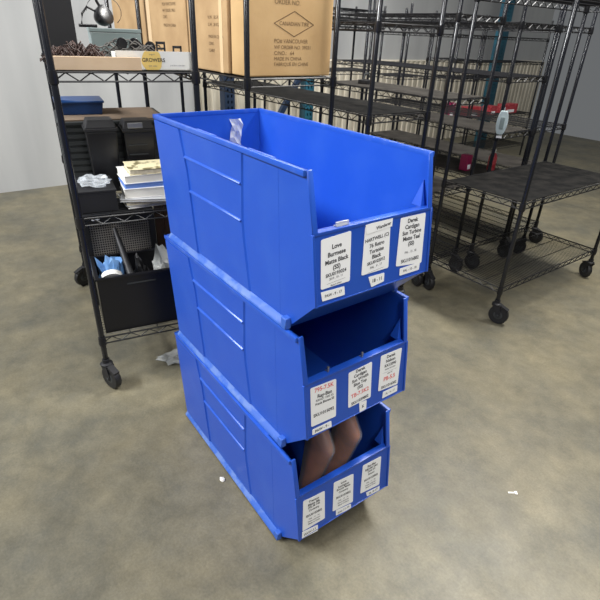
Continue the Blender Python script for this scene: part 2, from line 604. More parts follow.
printed('printed_text', [('Wanderer', 0.0125, 0.012, -0.004, 'CENTER')], MT['ink'], nm, panel_pt(0.010, 0.295, 0.0026),
        (EXF * 0.99 + EYF * 0.1), EYF, bold=0.02)
label_with_text(top, [(0.0859, 0.3003), (0.1843, 0.2989), (0.1773, 0.1577), (0.0735, 0.1698)],
    [('Derek', 0.0155, 0, 0.056), ('Cardigan', 0.0155, 0, 0.040), ('Sun Turbine', 0.015, 0, 0.024), ('Matte Teal', 0.0155, 0, 0.008), ('(SS)', 0.0155, 0, -0.008),
     ('PAL . 12 . 18', 0.009, 0, -0.031), ('SKU1016802', 0.0135, 0, -0.054)])
date_sticker(top, [(-0.1872, 0.1634), (-0.1115, 0.1608), (-0.1100, 0.1374), (-0.1833, 0.1386)], 'PAW - 9 - 17')
date_sticker(top, [(-0.0287, 0.1646), (0.0299, 0.1630), (0.0288, 0.1391), (-0.0173, 0.1338)], '18 - 11')
date_sticker(top, [(0.0896, 0.1603), (0.1708, 0.1607), (0.1682, 0.1390), (0.0887, 0.1397)], 'PAL - 10 - 18', True)

label_with_text(mid, [(-0.1843, 0.2919), (-0.0898, 0.2868), (-0.0933, 0.1587), (-0.1863, 0.1632)],
    [('Ray-Ban', 0.0165, 0.004, 0.030), ('RB0427 1003 55', 0.0098, 0.004, 0.017), ('Frank Blonze SS', 0.0108, 0.004, 0.005), ('SKU1015092', 0.0145, 0.0, -0.031)],
    red=[('795-7.5K', 0.019, 0.002, 0.052)])
label_with_text(mid, [(-0.0418, 0.2866), (0.0534, 0.2902), (0.0494, 0.1649), (-0.0444, 0.1654)],
    [('Derek', 0.0145, 0, 0.055), ('Cardigan', 0.0145, 0, 0.040), ('Sun Wraith', 0.0145, 0, 0.025), ('Blue Top', 0.0145, 0, 0.010), ('(SS)', 0.0145, 0, -0.005),
     ('SKU1039802', 0.0135, 0, -0.052)], red=[('TB-7.5K2', 0.019, 0, -0.026)])
label_with_text(mid, [(0.0914, 0.2956), (0.1848, 0.2927), (0.1707, 0.1634), (0.0819, 0.1716)],
    [('Derek', 0.0145, 0, 0.052), ('Nelson', 0.0145, 0, 0.037), ('RX12090', 0.0135, 0, 0.021), ('matte tortoise', 0.008, 0, 0.009), ('__________________', 0.007, 0, 0.001), ('size 54', 0.008, 0, -0.008),
     ('SKU1016302', 0.013, 0, -0.053)], red=[('PB-5.5', 0.020, 0, -0.026)])
date_sticker(mid, [(-0.1831, 0.1529), (-0.1117, 0.1511), (-0.1103, 0.1288), (-0.1838, 0.1339)], 'PAW - 9 -')
date_sticker(mid, [(0.0007, 0.1656), (0.0323, 0.1611), (0.0306, 0.1304), (0.0030, 0.1259)], 'K')
date_sticker(mid, [(0.1044, 0.1604), (0.1709, 0.1595), (0.1696, 0.1371), (0.1007, 0.1375)], 'PL - 9 - 17', True)

for q, nm_ in (([(-0.1797, 0.2823), (-0.0913, 0.2743), (-0.0944, 0.1559), (-0.1884, 0.1586)], 'a'), ([(-0.0520, 0.2855), (0.0357, 0.2761), (0.0326, 0.1520), (-0.0600, 0.1640)], 'b'), ([(0.0794, 0.2870), (0.1677, 0.2824), (0.1615, 0.1559), (0.0677, 0.1677)], 'c')):
    heads = {'a': ('Trenton', 'Matte Blk', '(SS) M 140', 'Coventry'), 'b': ('Love', 'Lexington', 'Bronze Matte', 'Coventry'), 'c': ('Ray-Ban', 'RB3447 001', 'Gold 50', 'Round')}[nm_]
    label_with_text(low, q, [(heads[0], 0.0125, 0, 0.047), (heads[1], 0.0125, 0, 0.034), (heads[2], 0.011, 0, 0.023), (heads[3], 0.011, 0, 0.010), ('SKU0103802', 0.0125, 0, -0.010),
                             ('PAL . 11 . 16', 0.0085, 0, -0.026), ('frame eyewear', 0.0085, 0, -0.036), ('Made in China', 0.0085, 0, -0.046)])
date_sticker(low, [(-0.1897, 0.1572), (-0.1244, 0.1471), (-0.1253, 0.1204), (-0.1924, 0.1277)], 'PAW-11', True)
date_sticker(low, [(-0.0451, 0.1605), (0.0231, 0.1486), (0.0231, 0.1268), (-0.0455, 0.1366)], 'PAL-11-16', True)
date_sticker(low, [(0.0958, 0.1556), (0.1643, 0.1481), (0.1623, 0.1279), (0.1011, 0.1360)], 'PL-9-17', True)


# small clips standing on the lips
def clip(parent_z, dx, y, h, name='lip_clip', label=None, m='film_milky', wd=0.012):
    b = MB()
    b.box((-0.003, -wd, 0), (0.003, wd, h))
    b.box((-0.010, -wd, 0), (0.003, wd, 0.002))
    o = b.build(name, MT[m], None, bevel=0.001)
    o.location = (BL_ - 0.008 + dx, y, parent_z + ZL + 0.003)
    return o


tag(clip(2 * BP, 0, -0.110, 0.012, 'plastic_clip', wd=0.020), 'small clear plastic clip on the front lip of the top bin', 'clip')
tag(clip(BP, -0.0088, -0.110, 0.018, 'lip_clip', m='steel', wd=0.003), 'short upright clip on the middle bin lip, above its left label', 'clip', 'clips on the middle bin')
tag(clip(BP, -0.0088, 0.022, 0.018, 'lip_clip', m='steel', wd=0.003), 'short upright clip on the middle bin lip, above its central label', 'clip', 'clips on the middle bin')

# crumpled clear bag end hanging over the back wall inside the top bin
random.seed(3)


def crumple(name, cx, cy, cz, sx, sy, sz, m, label, cat, n=9, flat=False, group=None, rz=0):
    bm = bmesh.new()
    bmesh.ops.create_icosphere(bm, subdivisions=3, radius=1)
    ph = [random.uniform(0, 6) for _ in range(6)]
    for v in bm.verts:
        c = v.co
        d = 1 + 0.30 * math.sin(5 * c.x + ph[0] + 2 * c.y) * math.sin(4 * c.y + ph[1]) + 0.22 * math.sin(11 * c.z + ph[2] + 5 * c.x) + random.uniform(-0.12, 0.12)
        v.co = Vector((c.x * sx * d, c.y * sy * d, max(c.z, -0.72 if flat else -2) * sz * (d if c.z > 0 else 1)))
    zmin = min(v.co.z for v in bm.verts)
    for v in bm.verts:
        v.co.z -= zmin
    me = bpy.data.meshes.new(name)
    bm.to_mesh(me)
    bm.free()
    me.materials.append(m)
    o = link(name, me)
    o.location = (cx, cy, cz)
    o.rotation_euler = (0, 0, rz)
    return tag(o, label, cat, group)


# clear film strip stuck to the inside of the back wall of the top bin
fb = MB()
rows = 9
pts = []
for i in range(rows):
    z = 2 * BP + BH - 0.03 - i * 0.022
    for j, y in enumerate((0.068, 0.086, 0.100, 0.116)):
        pts.append((0.012 + 0.012 * abs(math.sin(i * 1.7 + j * 2.1)) + 0.004, y + 0.006 * math.sin(i * 1.3), z))
fs = [(i * 4 + j, i * 4 + j + 1, (i + 1) * 4 + j + 1, (i + 1) * 4 + j) for i in range(rows - 1) for j in range(3)]
fb.add(pts, fs)
fo = fb.build('plastic_bag', MT['film_milky'], None, smooth=False)
tag(fo, 'crinkled clear plastic bag hanging inside the back of the top bin', 'plastic bag')
md = fo.modifiers.new('thick', 'SOLIDIFY')
md.thickness = 0.001

# two brown curved boards in clear sleeves inside the lowest bin
def curved_board(y0, bulge, label, wd):
    t = thing('leather_board', (0, 0, 0), 0, label, 'board', 'brown boards in the lowest bin')
    n = 12
    def shell(off, th, ztop, x0, x1):
        mb = MB()
        vs = []
        zs = [0.006, 0.08, 0.18, 0.26, 0.32, 0.35, 0.365, 0.39, 0.42, 0.432]
        for zi, z in enumerate(zs):
            sh = max(0, (z - 0.36) / 0.07)
            for i in range(n + 1):
                u = i / n
                a = PI * (u - 0.5)
                xr = x1 - sh * 0.075 - 0.09 * max(0, 0.36 - z) / 0.36
                x = x0 + (xr - x0) * math.cos(a) ** 0.7 if abs(a) < PI / 2 - 1e-6 else x0
                vs.append((x + off, y0 + (wd / 2 + off * .5) * math.sin(a) + bulge * (z - 0.2), min(z + off, ztop)))
        m_ = n + 1
        fs = [(r_ * m_ + i, r_ * m_ + i + 1, (r_ + 1) * m_ + i + 1, (r_ + 1) * m_ + i) for r_ in range(len(zs) - 1) for i in range(n)]
        fs.append(tuple((len(zs) - 1) * m_ + i for i in range(m_)))
        mb.add(vs, fs)
        return mb
    o1 = shell(0, 0.003, 0.434, 0.73, 0.845).build('board', MT['copper'], t, smooth=True)
    o1.modifiers.new('thick', 'SOLIDIFY').thickness = 0.004
    o2 = shell(0.004, 0.001, 0.436, 0.73, 0.850).build('clear_sleeve', MT['sleeve'], t, smooth=True)
    o2.modifiers.new('thick', 'SOLIDIFY').thickness = 0.0005
    return t


curved_board(-0.041, 0.10, 'curved brown board in clear sleeve, nearer the left side of the lowest bin', 0.056)
curved_board(0.080, 0.12, 'curved brown board in clear sleeve, nearer the right side of the lowest bin', 0.056)


# ------------------------------------------------------------------ wire shelving
def shelf_mesh(wd, dp, name, fine=0.024):
    b = MB()
    h = 0.032
    r = 0.0038
    P0 = [(0, 0), (wd, 0), (wd, dp), (0, dp)]
    for z in (0, -h):
        for i in range(4):
            a, c = P0[i], P0[(i + 1) % 4]
            b.tube([(a[0], a[1], z), (c[0], c[1], z)], r, 6)
    for i in range(4):
        a, c = Vector(P0[i]), Vector(P0[(i + 1) % 4])
        L_ = (c - a).length
        n = max(4, int(L_ / 0.042))
        pts = []
        for k in range(n + 1):
            p = a.lerp(c, k / n)
            pts.append((p.x, p.y, -0.001 if k % 2 else -h + 0.001))
        b.tube(pts, 0.0029, 4)
    # deck wires run across the short way
    if wd <= dp:
        n = int(dp / fine)
        for k in range(1, n):
            y = dp * k / n
            b.tube([(0, y, 0.002), (wd, y, 0.002)], 0.0017, 4, cap=False)
        for x in (wd * 0.25, wd * 0.5, wd * 0.75):
            b.tube([(x, 0, -0.004), (x, dp, -0.004)], 0.003, 5)
    else:
        n = int(wd / fine)
        for k in range(1, n):
            x = wd * k / n
            b.tube([(x, 0, 0.002), (x, dp, 0.002)], 0.0017, 4, cap=False)
        for y in (dp * 0.25, dp * 0.5, dp * 0.75):
            b.tube([(0, y, -0.004), (wd, y, -0.004)], 0.003, 5)
    for x, y in P0:
        b.lathe([(0.0165, -h - 0.008), (0.0185, -h), (0.0165, 0.006)], (x, y, 0), 'z', 12)
    return b.mesh(name, MT['wire'], smooth=True)


def post_mesh(h, z0):
    b = MB()
    prof = [(0.011, z0), (0.0127, z0 + 0.004)]
    prof += [(0.0127, h), (0.009, h + 0.006)]
    b.lathe(prof, (0, 0, 0), 'z', 12)
    return b.mesh('post', MT['epoxy'], smooth=True)


def caster_meshes():
    f = MB()
    f.lathe([(0.012, 0.126), (0.012, 0.140), (0.018, 0.142), (0.018, 0.160)], (0, 0, 0), 'z', 14)
    f.lathe([(0.027, 0.126), (0.030, 0.129), (0.030, 0.136), (0.020, 0.142)], (0, 0, 0), 'z', 16)
    for s in (-1, 1):
        f.slab([(-0.024, s * 0.019, 0.128), (0.026, s * 0.019, 0.128), (0.042, s * 0.019, 0.072), (0.034, s * 0.019, 0.050), (0.020, s * 0.019, 0.050), (0.000, s * 0.019, 0.092)],
               Vector((0, s * 0.003, 0)))
    f.box((-0.026, -0.022, 0.1265), (0.028, 0.022, 0.1305))
    f.slab([(0.028, -0.018, 0.126), (0.078, -0.018, 0.104), (0.080, -0.018, 0.112), (0.030, -0.018, 0.134)], Vector((0, 0.032, 0)))
    w1 = MB()
    w1.lathe([(0.032, -0.0155), (0.057, -0.0165), (0.0615, -0.011), (0.0625, 0), (0.0615, 0.011), (0.057, 0.0165), (0.032, 0.0155)], (0.026, 0, 0.0625), 'y', 28)
    hb = MB()
    hb.lathe([(0.006, -0.018), (0.026, -0.017), (0.031, -0.014), (0.031, 0.014), (0.026, 0.017), (0.006, 0.018)], (0.026, 0, 0.0625), 'y', 20)
    hb.lathe([(0.007, -0.025), (0.007, 0.025)], (0.026, 0, 0.0625), 'y', 8)
    return f.mesh('caster_fork', MT['blackm'], smooth=True), w1.mesh('wheel', MT['rubber'], smooth=True), hb.mesh('hub', MT['darkgrey'], smooth=True)


CM = caster_meshes()
SH, PO, LN = {}, {}, {}


def rack(x, y, rz, wd, dp, shelves, h, label, casters=(0, 1, 2, 3), liners=(), angles=(0.4, 2.2, 3.6, 5.0), posts=(0, 1, 2, 3), liner='liner'):
    """near-left corner post at x, y; local x along the near end, local y away"""
    t = thing('wire_shelving_rack', (x, y, 0), rz, label, 'shelving rack', 'black wire shelving racks')
    z0 = 0.143 if casters else 0.01
    P = [(0, 0), (wd, 0), (wd, dp), (0, dp)]
    key = (round(h, 2), z0)
    if key not in PO:
        PO[key] = post_mesh(h, z0)
    for i in posts:
        o = link('post', PO[key], t)
        o.location = (P[i][0], P[i][1], 0)
        if i in casters:
            c = link('caster', CM[0], t)
            c.location = (P[i][0], P[i][1], 0)
            c.rotation_euler = (0, 0, angles[i])
            link('wheel', CM[1], c)
            link('hub', CM[2], c)
    k2 = (round(wd, 3), round(dp, 3))
    if k2 not in SH:
        SH[k2] = shelf_mesh(wd, dp, 'wire_shelf')
        LN[k2] = MB().box((0.014, 0.012, 0.0042), (wd - 0.014, dp - 0.012, 0.0062))
    for z in shelves:
        o = link('wire_shelf', SH[k2], t)
        o.location = (0, 0, z - 0.004)
        if z in liners:
            l = LN[k2].build('shelf_liner', MT[liner], t)
            l.location = (0, 0, z - 0.004)
    return t


RZ = PI / 2
ATH = math.radians(79.387)
# rack with the books (A)
rack(-0.401, -0.433, ATH, 0.535, 1.22, (0.285, 0.885, 1.45), 1.92, 'black wire shelving rack on casters holding the books and the black bins',
     angles=(5.2, 1.2, 2.6, 3.6))
# rack with the cartons (B)
rack(-0.315, 0.345, RZ, 0.495, 1.83, (0.22, 0.80, 1.42), 1.9, 'black wire shelving rack loaded with big cardboard cartons', angles=(0.4, 2.2, 3.6, 5.0))
# empty racks to the right
rack(-0.165, 0.965, RZ, 0.446, 1.83, (0.22, 1.25, 1.665), 1.9, 'empty black wire rack just right of the cartons, with a dark lined middle shelf', liners=(1.25,))
rack(-0.36, 1.785, RZ, 0.44, 1.22, (0.20, 0.68, 1.275, 1.74), 1.9, 'black wire rack standing behind the low wide dark shelf, narrow end to the front', angles=(4.4, 4.6, 1, 2), liners=(1.275, 0.68), liner='liner_grey')
rack(0.298, 1.81, RZ, 1.22, 0.568, (0.245, 0.79, 1.84), 1.95, 'black wire rack nearest the right edge with a dark lined waist-high shelf', liners=(0.79,), angles=(5.0, 1.0, 2.5, 4.4))
rack(-0.33, 2.385, RZ, 0.44, 1.83, (0.20, 0.70, 1.03, 1.40, 1.72), 1.9, 'black wire rack with a plastic pack hanging off its corner post', liners=(1.03, 0.70), liner='liner_grey', angles=(4.8, 4.5, 1, 2))
rack(-0.37, 2.935, RZ, 0.44, 1.83, (0.20, 0.70, 1.03, 1.72), 1.9, 'black wire rack directly right of the one with the hanging plastic pack', liners=(0.70,), liner='liner_grey', angles=(4.2, 4.8, 1, 2))
# far racks in front of the wall
rack(-2.62, 2.20, RZ, 1.22, 0.457, (0.20, 0.45, 1.265, 1.68, 1.76, 1.84), 1.88, 'long empty wire rack before the back wall, seen past the cartons', casters=(), liners=(1.76,))
rack(-2.62, 3.75, RZ, 0.50, 0.457, (0.20, 0.45, 1.20, 1.66, 1.76), 1.88, 'short wire rack before the back wall, left of the racks with red packs', casters=())
rack(-2.62, 4.74, RZ, 0.46, 0.457, (0.20, 0.66, 1.16, 1.38, 1.66, 1.78), 1.88, 'short wire rack before the back wall, beside the racks with red packs', casters=())
rack(-2.62, 5.26, RZ, 1.50, 0.457, (0.20, 0.655, 1.16, 1.355, 1.66, 1.78), 1.88, 'long wire rack before the back wall carrying red packs', casters=(), liners=(0.655,), liner='liner_grey')


# ------------------------------------------------------------------ pallet racking
def pallet_frame(x, y0, y1, label, c0='navy', c1='teal', hw=0.05):
    t = thing('pallet_rack_frame', (x, 0, 0), 0, label, 'pallet rack')
    for y, c in ((y0, c0), (y1, c1)):
        if y is None:
            continue
        b = MB()
        # a C-section upright with its slots cut between rungs
        b.box((-0.09, y - hw, 0), (-0.003, y - hw + 0.004, 2.6))
        b.box((-0.09, y + hw - 0.004, 0), (-0.003, y + hw, 2.6))
        b.box((0, y - hw, 0), (0.004, y - 0.026, 2.6))
        b.box((0, y - 0.012, 0), (0.004, y + 0.012, 2.6))
        b.box((0, y + 0.026, 0), (0.004, y + hw, 2.6))
        z = 0.0
        while z < 2.58:
            b.box((0, y - 0.026, z), (0.004, y - 0.012, z + 0.026))
            b.box((0, y + 0.012, z), (0.004, y + 0.026, z + 0.026))
            z += 0.05
        b.box((-0.09, y - hw + 0.004, 0), (-0.086, y + hw - 0.004, 2.6))
        b.box((-0.12, y - 0.07, 0), (0.03, y + 0.07, 0.006))
        b.build('upright', MT[c], t)
    if y0 is not None and y1 is not None:
        for z in (0.10, 1.34):
            b = MB()
            ya, yb = y0 + 0.05, y1 - 0.05
            b.slab([(-0.06, ya, z), (-0.02, ya, z), (-0.02, yb, z + 1.15), (-0.06, yb, z + 1.15)], Vector((0, 0, 0.09)))
            b.build('brace', MT['navy'], t)
    return t


pallet_frame(-2.40, 1.40, 2.29, 'pallet rack frame with slotted teal and navy uprights behind the carton shelf')
pallet_frame(-3.30, 6.68, None, 'tall teal pallet rack upright near the back wall at the right', c0='teal', hw=0.10)


# ------------------------------------------------------------------ cartons on rack B
def carton(x0, x1, y0, y1, z0, z1, label, m='carton', tape_side=None):
    """world-aligned closed carton; flaps meet on top with tape"""
    cx, cy = (x0 + x1) / 2, (y0 + y1) / 2
    t = thing('cardboard_carton', (cx, cy, z0), 0, label, 'cardboard box', 'cartons on the wire shelf')
    a, b_ = (x1 - x0) / 2, (y1 - y0) / 2
    h = z1 - z0
    b = MB()
    b.box((-a, -b_, 0), (a, b_, h - 0.006))
    b.build('box_body', MT[m], t, bevel=0.006, seg=2)
    f = MB()
    f.box((-a + .001, -b_ + .001, h - 0.006), (a - .001, -0.002, h))
    f.box((-a + .001, 0.002, h - 0.006), (a - .001, b_ - .001, h))
    f.build('top_flaps', MT[m], t)
    return t, a, b_, h


Z0 = 1.4245
t, a, b_, h = carton(-0.50, -0.345, 0.372, 0.838, Z0, Z0 + 0.42, 'cardboard carton printed with a diamond mark, facing the aisle')
dg = MB()
dyc, dzc = 0.614 - 0.605, 1.640 - Z0
hw, hh = 0.110, 0.050
for (p, q) in (((-hw, 0), (0, hh)), ((0, hh), (hw, 0)), ((hw, 0), (0, -hh)), ((0, -hh), (-hw, 0))):
    P_, Q_ = Vector((a + 0.0012, dyc + p[0], dzc + p[1])), Vector((a + 0.0012, dyc + q[0], dzc + q[1]))
    d_ = (Q_ - P_).normalized()
    nn = Vector((1, 0, 0)).cross(d_) * 0.0016
    dg.add([P_ - nn, Q_ - nn, Q_ + nn, P_ + nn], [(0, 1, 2, 3)])
dg.build('printed_diamond', MT['ink_box'], t)
LX = 0.505 - 0.605
printed('printed_text', [('CANADIAN TIRE', 0.022, dyc, dzc, 'CENTER'), ('ORDER NO.', 0.026, LX, 1.722 - Z0, 'LEFT'), ('PO# VANCOUVER', 0.023, LX, 1.570 - Z0, 'LEFT'),
                         ('WF ORDER NO. 39031', 0.021, LX, 1.545 - Z0, 'LEFT'), ('C/NO.:   64', 0.023, LX, 1.521 - Z0, 'LEFT'),
                         ('MADE IN CHINA', 0.021, LX, 1.498 - Z0, 'LEFT'), ('FABRIQUE EN CHINE', 0.021, LX, 1.475 - Z0, 'LEFT')],
        MT['ink_box'], t, (a + 0.0006, 0, 0), (0, 1, 0), (0, 0, 1), bold=0.0)
gap = MB().box((0, 0, 0), (1, 1, 1))


def side_text(t, a, b_, lines, m='ink_box'):
    printed('printed_text', lines, MT[m], t, (0, -b_ - 0.0002, 0), (1, 0, 0), (0, 0, 1))


t, a, b_, h = carton(-0.93, -0.515, 0.362, 0.80, Z0, Z0 + 0.42, 'cardboard carton behind the one with the diamond, small print on its side', 'carton2')
side_text(t, a, b_, [('N.W.  18.5 KGS', 0.020, 0.02, 0.23, 'LEFT'), ('G.W.  20 KGS', 0.020, 0.02, 0.20, 'LEFT'), ('MADE IN CHINA', 0.020, 0.02, 0.15, 'LEFT'), ('C/NO.', 0.02, 0.02, 0.12, 'LEFT'),
                     ('CHINE', 0.02, 0.02, 0.09, 'LEFT')])
tp = MB().box((a - 0.075, -b_ - 0.0015, 0.0), (a - 0.045, -b_ - 0.0005, h))
tp.build('tape_strip', MT['tape'], t)
t, a, b_, h = carton(-1.50, -0.945, 0.362, 0.80, Z0, Z0 + 0.42, 'cardboard carton with lines of print, above the white flat box', 'carton2')
side_text(t, a, b_, [('ORDER NO.', 0.024, -0.02, 0.33, 'LEFT'), ('PO# VANCOUVER', 0.022, -0.02, 0.29, 'LEFT'), ('WF ORDER 39031', 0.022, -0.02, 0.26, 'LEFT'),
                     ('C/NO.', 0.022, -0.02, 0.23, 'LEFT'), ('MADE IN CHINA', 0.022, -0.02, 0.19, 'LEFT')])
tp = MB().box((-a + 0.02, -b_ - 0.0015, 0.0), (-a + 0.07, -b_ - 0.0005, h))
tp.build('tape_strip', MT['tape'], t)
carton(-2.10, -1.515, 0.362, 0.80, Z0, Z0 + 0.42, 'cardboard carton at the far end of the carton shelf', 'carton2')


# ------------------------------------------------------------------ things on rack A (its own frame: u along the front, w deep)
AO = Vector((-0.401, -0.433, 0))
AX = Vector((math.cos(ATH), math.sin(ATH), 0))
AY = Vector((-math.sin(ATH), math.cos(ATH), 0))


def A(u, w_, z):
    return AO + AX * u + AY * w_ + Vector((0, 0, z))


ZT, ZM, ZBt = 1.4525, 0.8875, 0.2875
# plywood board lying on its edge in front
o = MB().box((-0.012, 0, 0), (0.325, 0.018, 0.046)).build('plywood_board', MT['wood'], None, bevel=0.0015)
o.location = A(0, 0.016, ZT)
o.rotation_euler = (0, 0, ATH)
tag(o, 'pale wooden board along the front edge of the top shelf', 'wooden board')

# flat white box reading GROWERS
t = thing('flat_white_box', A(0.236, 0.045, ZT), ATH, 'open flat white box printed GROWERS over a yellow patch', 'box')
b = MB()
b.box((0, 0, 0), (0.298, 0.13, 0.003))
b.box((0, 0, 0), (0.298, 0.003, 0.068))
b.box((0, 0.127, 0), (0.298, 0.13, 0.060))
b.box((0, 0, 0), (0.003, 0.13, 0.060))
b.box((0.295, 0, 0), (0.298, 0.13, 0.060))
b.build('box_body', MT['white'], t)
b = MB()
ring = [(0.136 + 0.040 * math.cos(2 * PI * i / 26) * (1 + 0.05 * math.sin(5 * i)), -0.0008, min(0.0675, max(0.0005, 0.034 + 0.044 * math.sin(2 * PI * i / 26)))) for i in range(26)]
b.add(ring, [tuple(range(26))])
o = b.build('yellow_patch', MT['yellow'], t)
printed('printed_name', [('GROWERS', 0.0190, 0.143, 0.036, 'CENTER')], MT['ink'], t, (0, -0.0006, 0), (1, 0, 0), (0, 0, 1), bold=0.015, lift=0.0008)
printed('fine_print', [('EST. 1995', 0.008, 0.138, 0.014, 'CENTER'), ('organic', 0.008, 0.138, 0.057, 'CENTER'), ('premium selection', 0.008, 0.238, 0.018, 'CENTER')], MT['ink_grey'], t,
        (0, -0.0006, 0), (1, 0, 0), (0, 0, 1), lift=0.0008)
# two black tabs standing in the box
for i, (u, hgt, lab) in enumerate(((0.425, 0.098, 'black plastic hang tab standing in the white box, the taller one'), (0.492, 0.084, 'black plastic hang tab standing in the white box, the shorter one by the post'))):
    b = MB()
    w2 = 0.019
    b.box((-w2, 0, 0), (-w2 + 0.007, 0.004, hgt))
    b.box((w2 - 0.007, 0, 0), (w2, 0.004, hgt))
    b.box((-w2, 0, hgt - 0.010), (w2, 0.004, hgt))
    b.box((-w2, 0, hgt - 0.030), (w2, 0.004, hgt - 0.022))
    o = b.build('hang_tab', MT['blackm'], None, bevel=0.001)
    o.location = A(u, 0.11, ZT + 0.0035)
    o.rotation_euler = (0, 0, ATH)
    tag(o, lab, 'hang tab', 'black hang tabs')

# dark brown shredded strips: one tangled heap
random.seed(11)
b = MB()
for i in range(230):
    cx, cy = random.uniform(-0.005, 0.205), random.uniform(0.085, 0.20)
    top_ = 0.085 * (1 - ((cx - 0.10) / 0.16) ** 2) * (1 - ((cy - 0.14) / 0.12) ** 2)
    cz = random.uniform(0.01, max(0.02, top_))
    an = random.uniform(0, PI)
    L_ = random.uniform(0.015, 0.035)
    p = []
    for k in range(5):
        s_ = (k - 2) / 2
        p.append((cx + L_ * s_ * math.cos(an), cy + L_ * s_ * math.sin(an) * 0.6, max(0.004, cz + 0.012 * math.sin(k * 1.6 + i))))
    b.tube(p, 0.0030, 5)
o = b.build('brown_shreds', MT['brown'], None, smooth=True)
o.location = A(0, 0, ZT)
o.rotation_euler = (0, 0, ATH)
tag(o, 'heap of dark brown tangled strips on the top shelf', 'shredded strips', kind='stuff')

random.seed(5)
b = MB()
for i in range(70):
    cx, cy = random.uniform(0.20, 0.40), random.uniform(0.215, 0.265)
    cz = random.uniform(0.006, 0.10 - 0.25 * abs(cx - 0.30))
    an = random.uniform(-0.5, 0.5)
    p = [(cx + 0.03 * s_ * math.cos(an), cy + 0.02 * s_ * math.sin(an), max(0.004, cz + 0.010 * math.sin(3 * s_ + i))) for s_ in (-1, -0.5, 0, 0.5, 1)]
    b.tube(p, 0.0028, 5)
o = b.build('cable_tangle', MT['tangle'], None, smooth=True)
o.location = A(0, 0, ZT)
o.rotation_euler = (0, 0, ATH)
tag(o, 'grey tangle of thin cables lying behind the white box', 'cable tangle', kind='stuff')

# grey metal case
t = thing('metal_case', A(0.180, 0.315, ZT), ATH, 'grey green metal case standing at the back of the top shelf', 'case')
MB().box((0, 0, 0), (0.205, 0.13, 0.125)).build('case_body', MT['greycase'], t, bevel=0.003)
MB().box((-0.002, -0.002, 0.126), (0.207, 0.132, 0.140)).build('lid', MT['greycase'], t, bevel=0.002)

# black panel standing at left
o = MB().box((-0.012, 0, 0), (0.120, 0.018, 0.46)).build('display_board', MT['blackm'], None, bevel=0.002)
o.location = A(0, 0.262, ZT)
o.rotation_euler = (0, 0, ATH)
tag(o, 'tall black panel standing on the top shelf at its left end', 'panel')

# black clamp lamp: round head on a jointed arm, resting on the case
t = thing('clamp_lamp', A(0.232, 0.355, ZT + 0.1405), ATH, 'black round-headed clamp lamp lying on the grey metal case', 'lamp')
b = MB()
b.lathe([(0.012, -0.036), (0.026, -0.030), (0.036, -0.012), (0.039, 0.010), (0.039, 0.018), (0.030, 0.022), (0.004, 0.022)], (0, 0, 0), 'z', 22)
rotm = Euler((1.1, 0.5, 0.4)).to_matrix()
b.v = [tuple(rotm @ Vector(p) + Vector((0.012, 0, 0.044))) for p in b.v]
b.build('lamp_head', MT['blackp'], t, smooth=True)
b = MB()
b.tube([(-0.015, 0.0, 0.060), (-0.05, -0.01, 0.075), (-0.072, -0.02, 0.050), (-0.080, -0.02, 0.008)], 0.0045, 8)
b.tube([(0.005, 0.0, 0.075), (-0.008, 0.0, 0.10), (-0.002, 0.0, 0.112)], 0.006, 8)
b.build('arm', MT['blackp'], t, smooth=True)
b = MB()
b.box((-0.092, -0.035, 0.0005), (-0.020, -0.006, 0.013))
b.build('clamp', MT['blackp'], t, bevel=0.003)
b = MB()
b.tube([(0.0 + 0.07 * math.cos(a_) + 0.02, 0.02, 0.062 + 0.058 * math.sin(a_)) for a_ in [PI * (1.0 - k / 14 * 1.25) for k in range(15)]], 0.0014, 5)
b.build('cord', MT['blackm'], t, smooth=True)

# sunglasses lying on the tangle
def sunglasses(u, w_, z, rot, lab):
    t = thing('sunglasses', A(u, w_, z), ATH + rot, lab, 'sunglasses', 'black sunglasses on the top shelf')
    for s in (-1, 1):
        b = MB()
        b.lathe([(0.022, 0), (0.024, 0.002), (0.022, 0.004)], (s * 0.028, 0, 0.024), 'y', 18)
        b.build('lens', MT['blackp'], t, smooth=True)
    b = MB()
    b.tube([(-0.008, 0.002, 0.030), (0, 0.0, 0.033), (0.008, 0.002, 0.030)], 0.002, 6)
    for s in (-1, 1):
        b.tube([(s * 0.052, 0.004, 0.034), (s * 0.054, 0.05, 0.030), (s * 0.050, 0.085, 0.012)], 0.0025, 6)
    b.build('frame', MT['blackm'], t, smooth=True)


sunglasses(0.315, 0.225, ZT + 0.062, 0.3, 'black sunglasses lying on the cable tangle, beside the grey case')
sunglasses(0.385, 0.275, ZT + 0.050, -0.5, 'black sunglasses propped nearest the cartons on the top shelf')

# ---- middle shelf
# low black tray with clear plastic on top
t = thing('low_black_box', A(-0.010, 0.045, ZM), ATH, 'low black box at the front of the book shelf', 'box')
MB().box((0, 0, 0), (0.175, 0.24, 0.085)).build('box_body', MT['blackm'], t, bevel=0.003)
MB().box((-0.003, -0.003, 0.0855), (0.178, 0.243, 0.095)).build('lid', MT['blackm'], t, bevel=0.002)
crumple('clear_wrapping', *A(0.09, 0.15, ZM + 0.0955), 0.065, 0.07, 0.020, MT['film'], 'crinkled clear wrapping lying on the low black box', 'plastic wrapping', flat=True, rz=ATH)


def book(u, w_, z, L_, D_, T_, rot, cov, pages, lab):
    t = thing('book', A(u + 0.018, w_, z), ATH + rot, lab, 'book', 'books stacked on the middle shelf')
    b = MB()
    b.box((0, 0, 0), (L_, D_, 0.0022))
    b.box((0, 0, T_ - 0.0022), (L_, D_, T_))
    b.box((L_ - 0.003, 0, 0.0022), (L_, D_, T_ - 0.0022))
    b.build('cover', MT[cov], t, bevel=0.0006, seg=1)
    MB().box((0.004, 0.004, 0.0024), (L_ - 0.0032, D_ - 0.004, T_ - 0.0024)).build('pages', MT[pages], t)
    return t


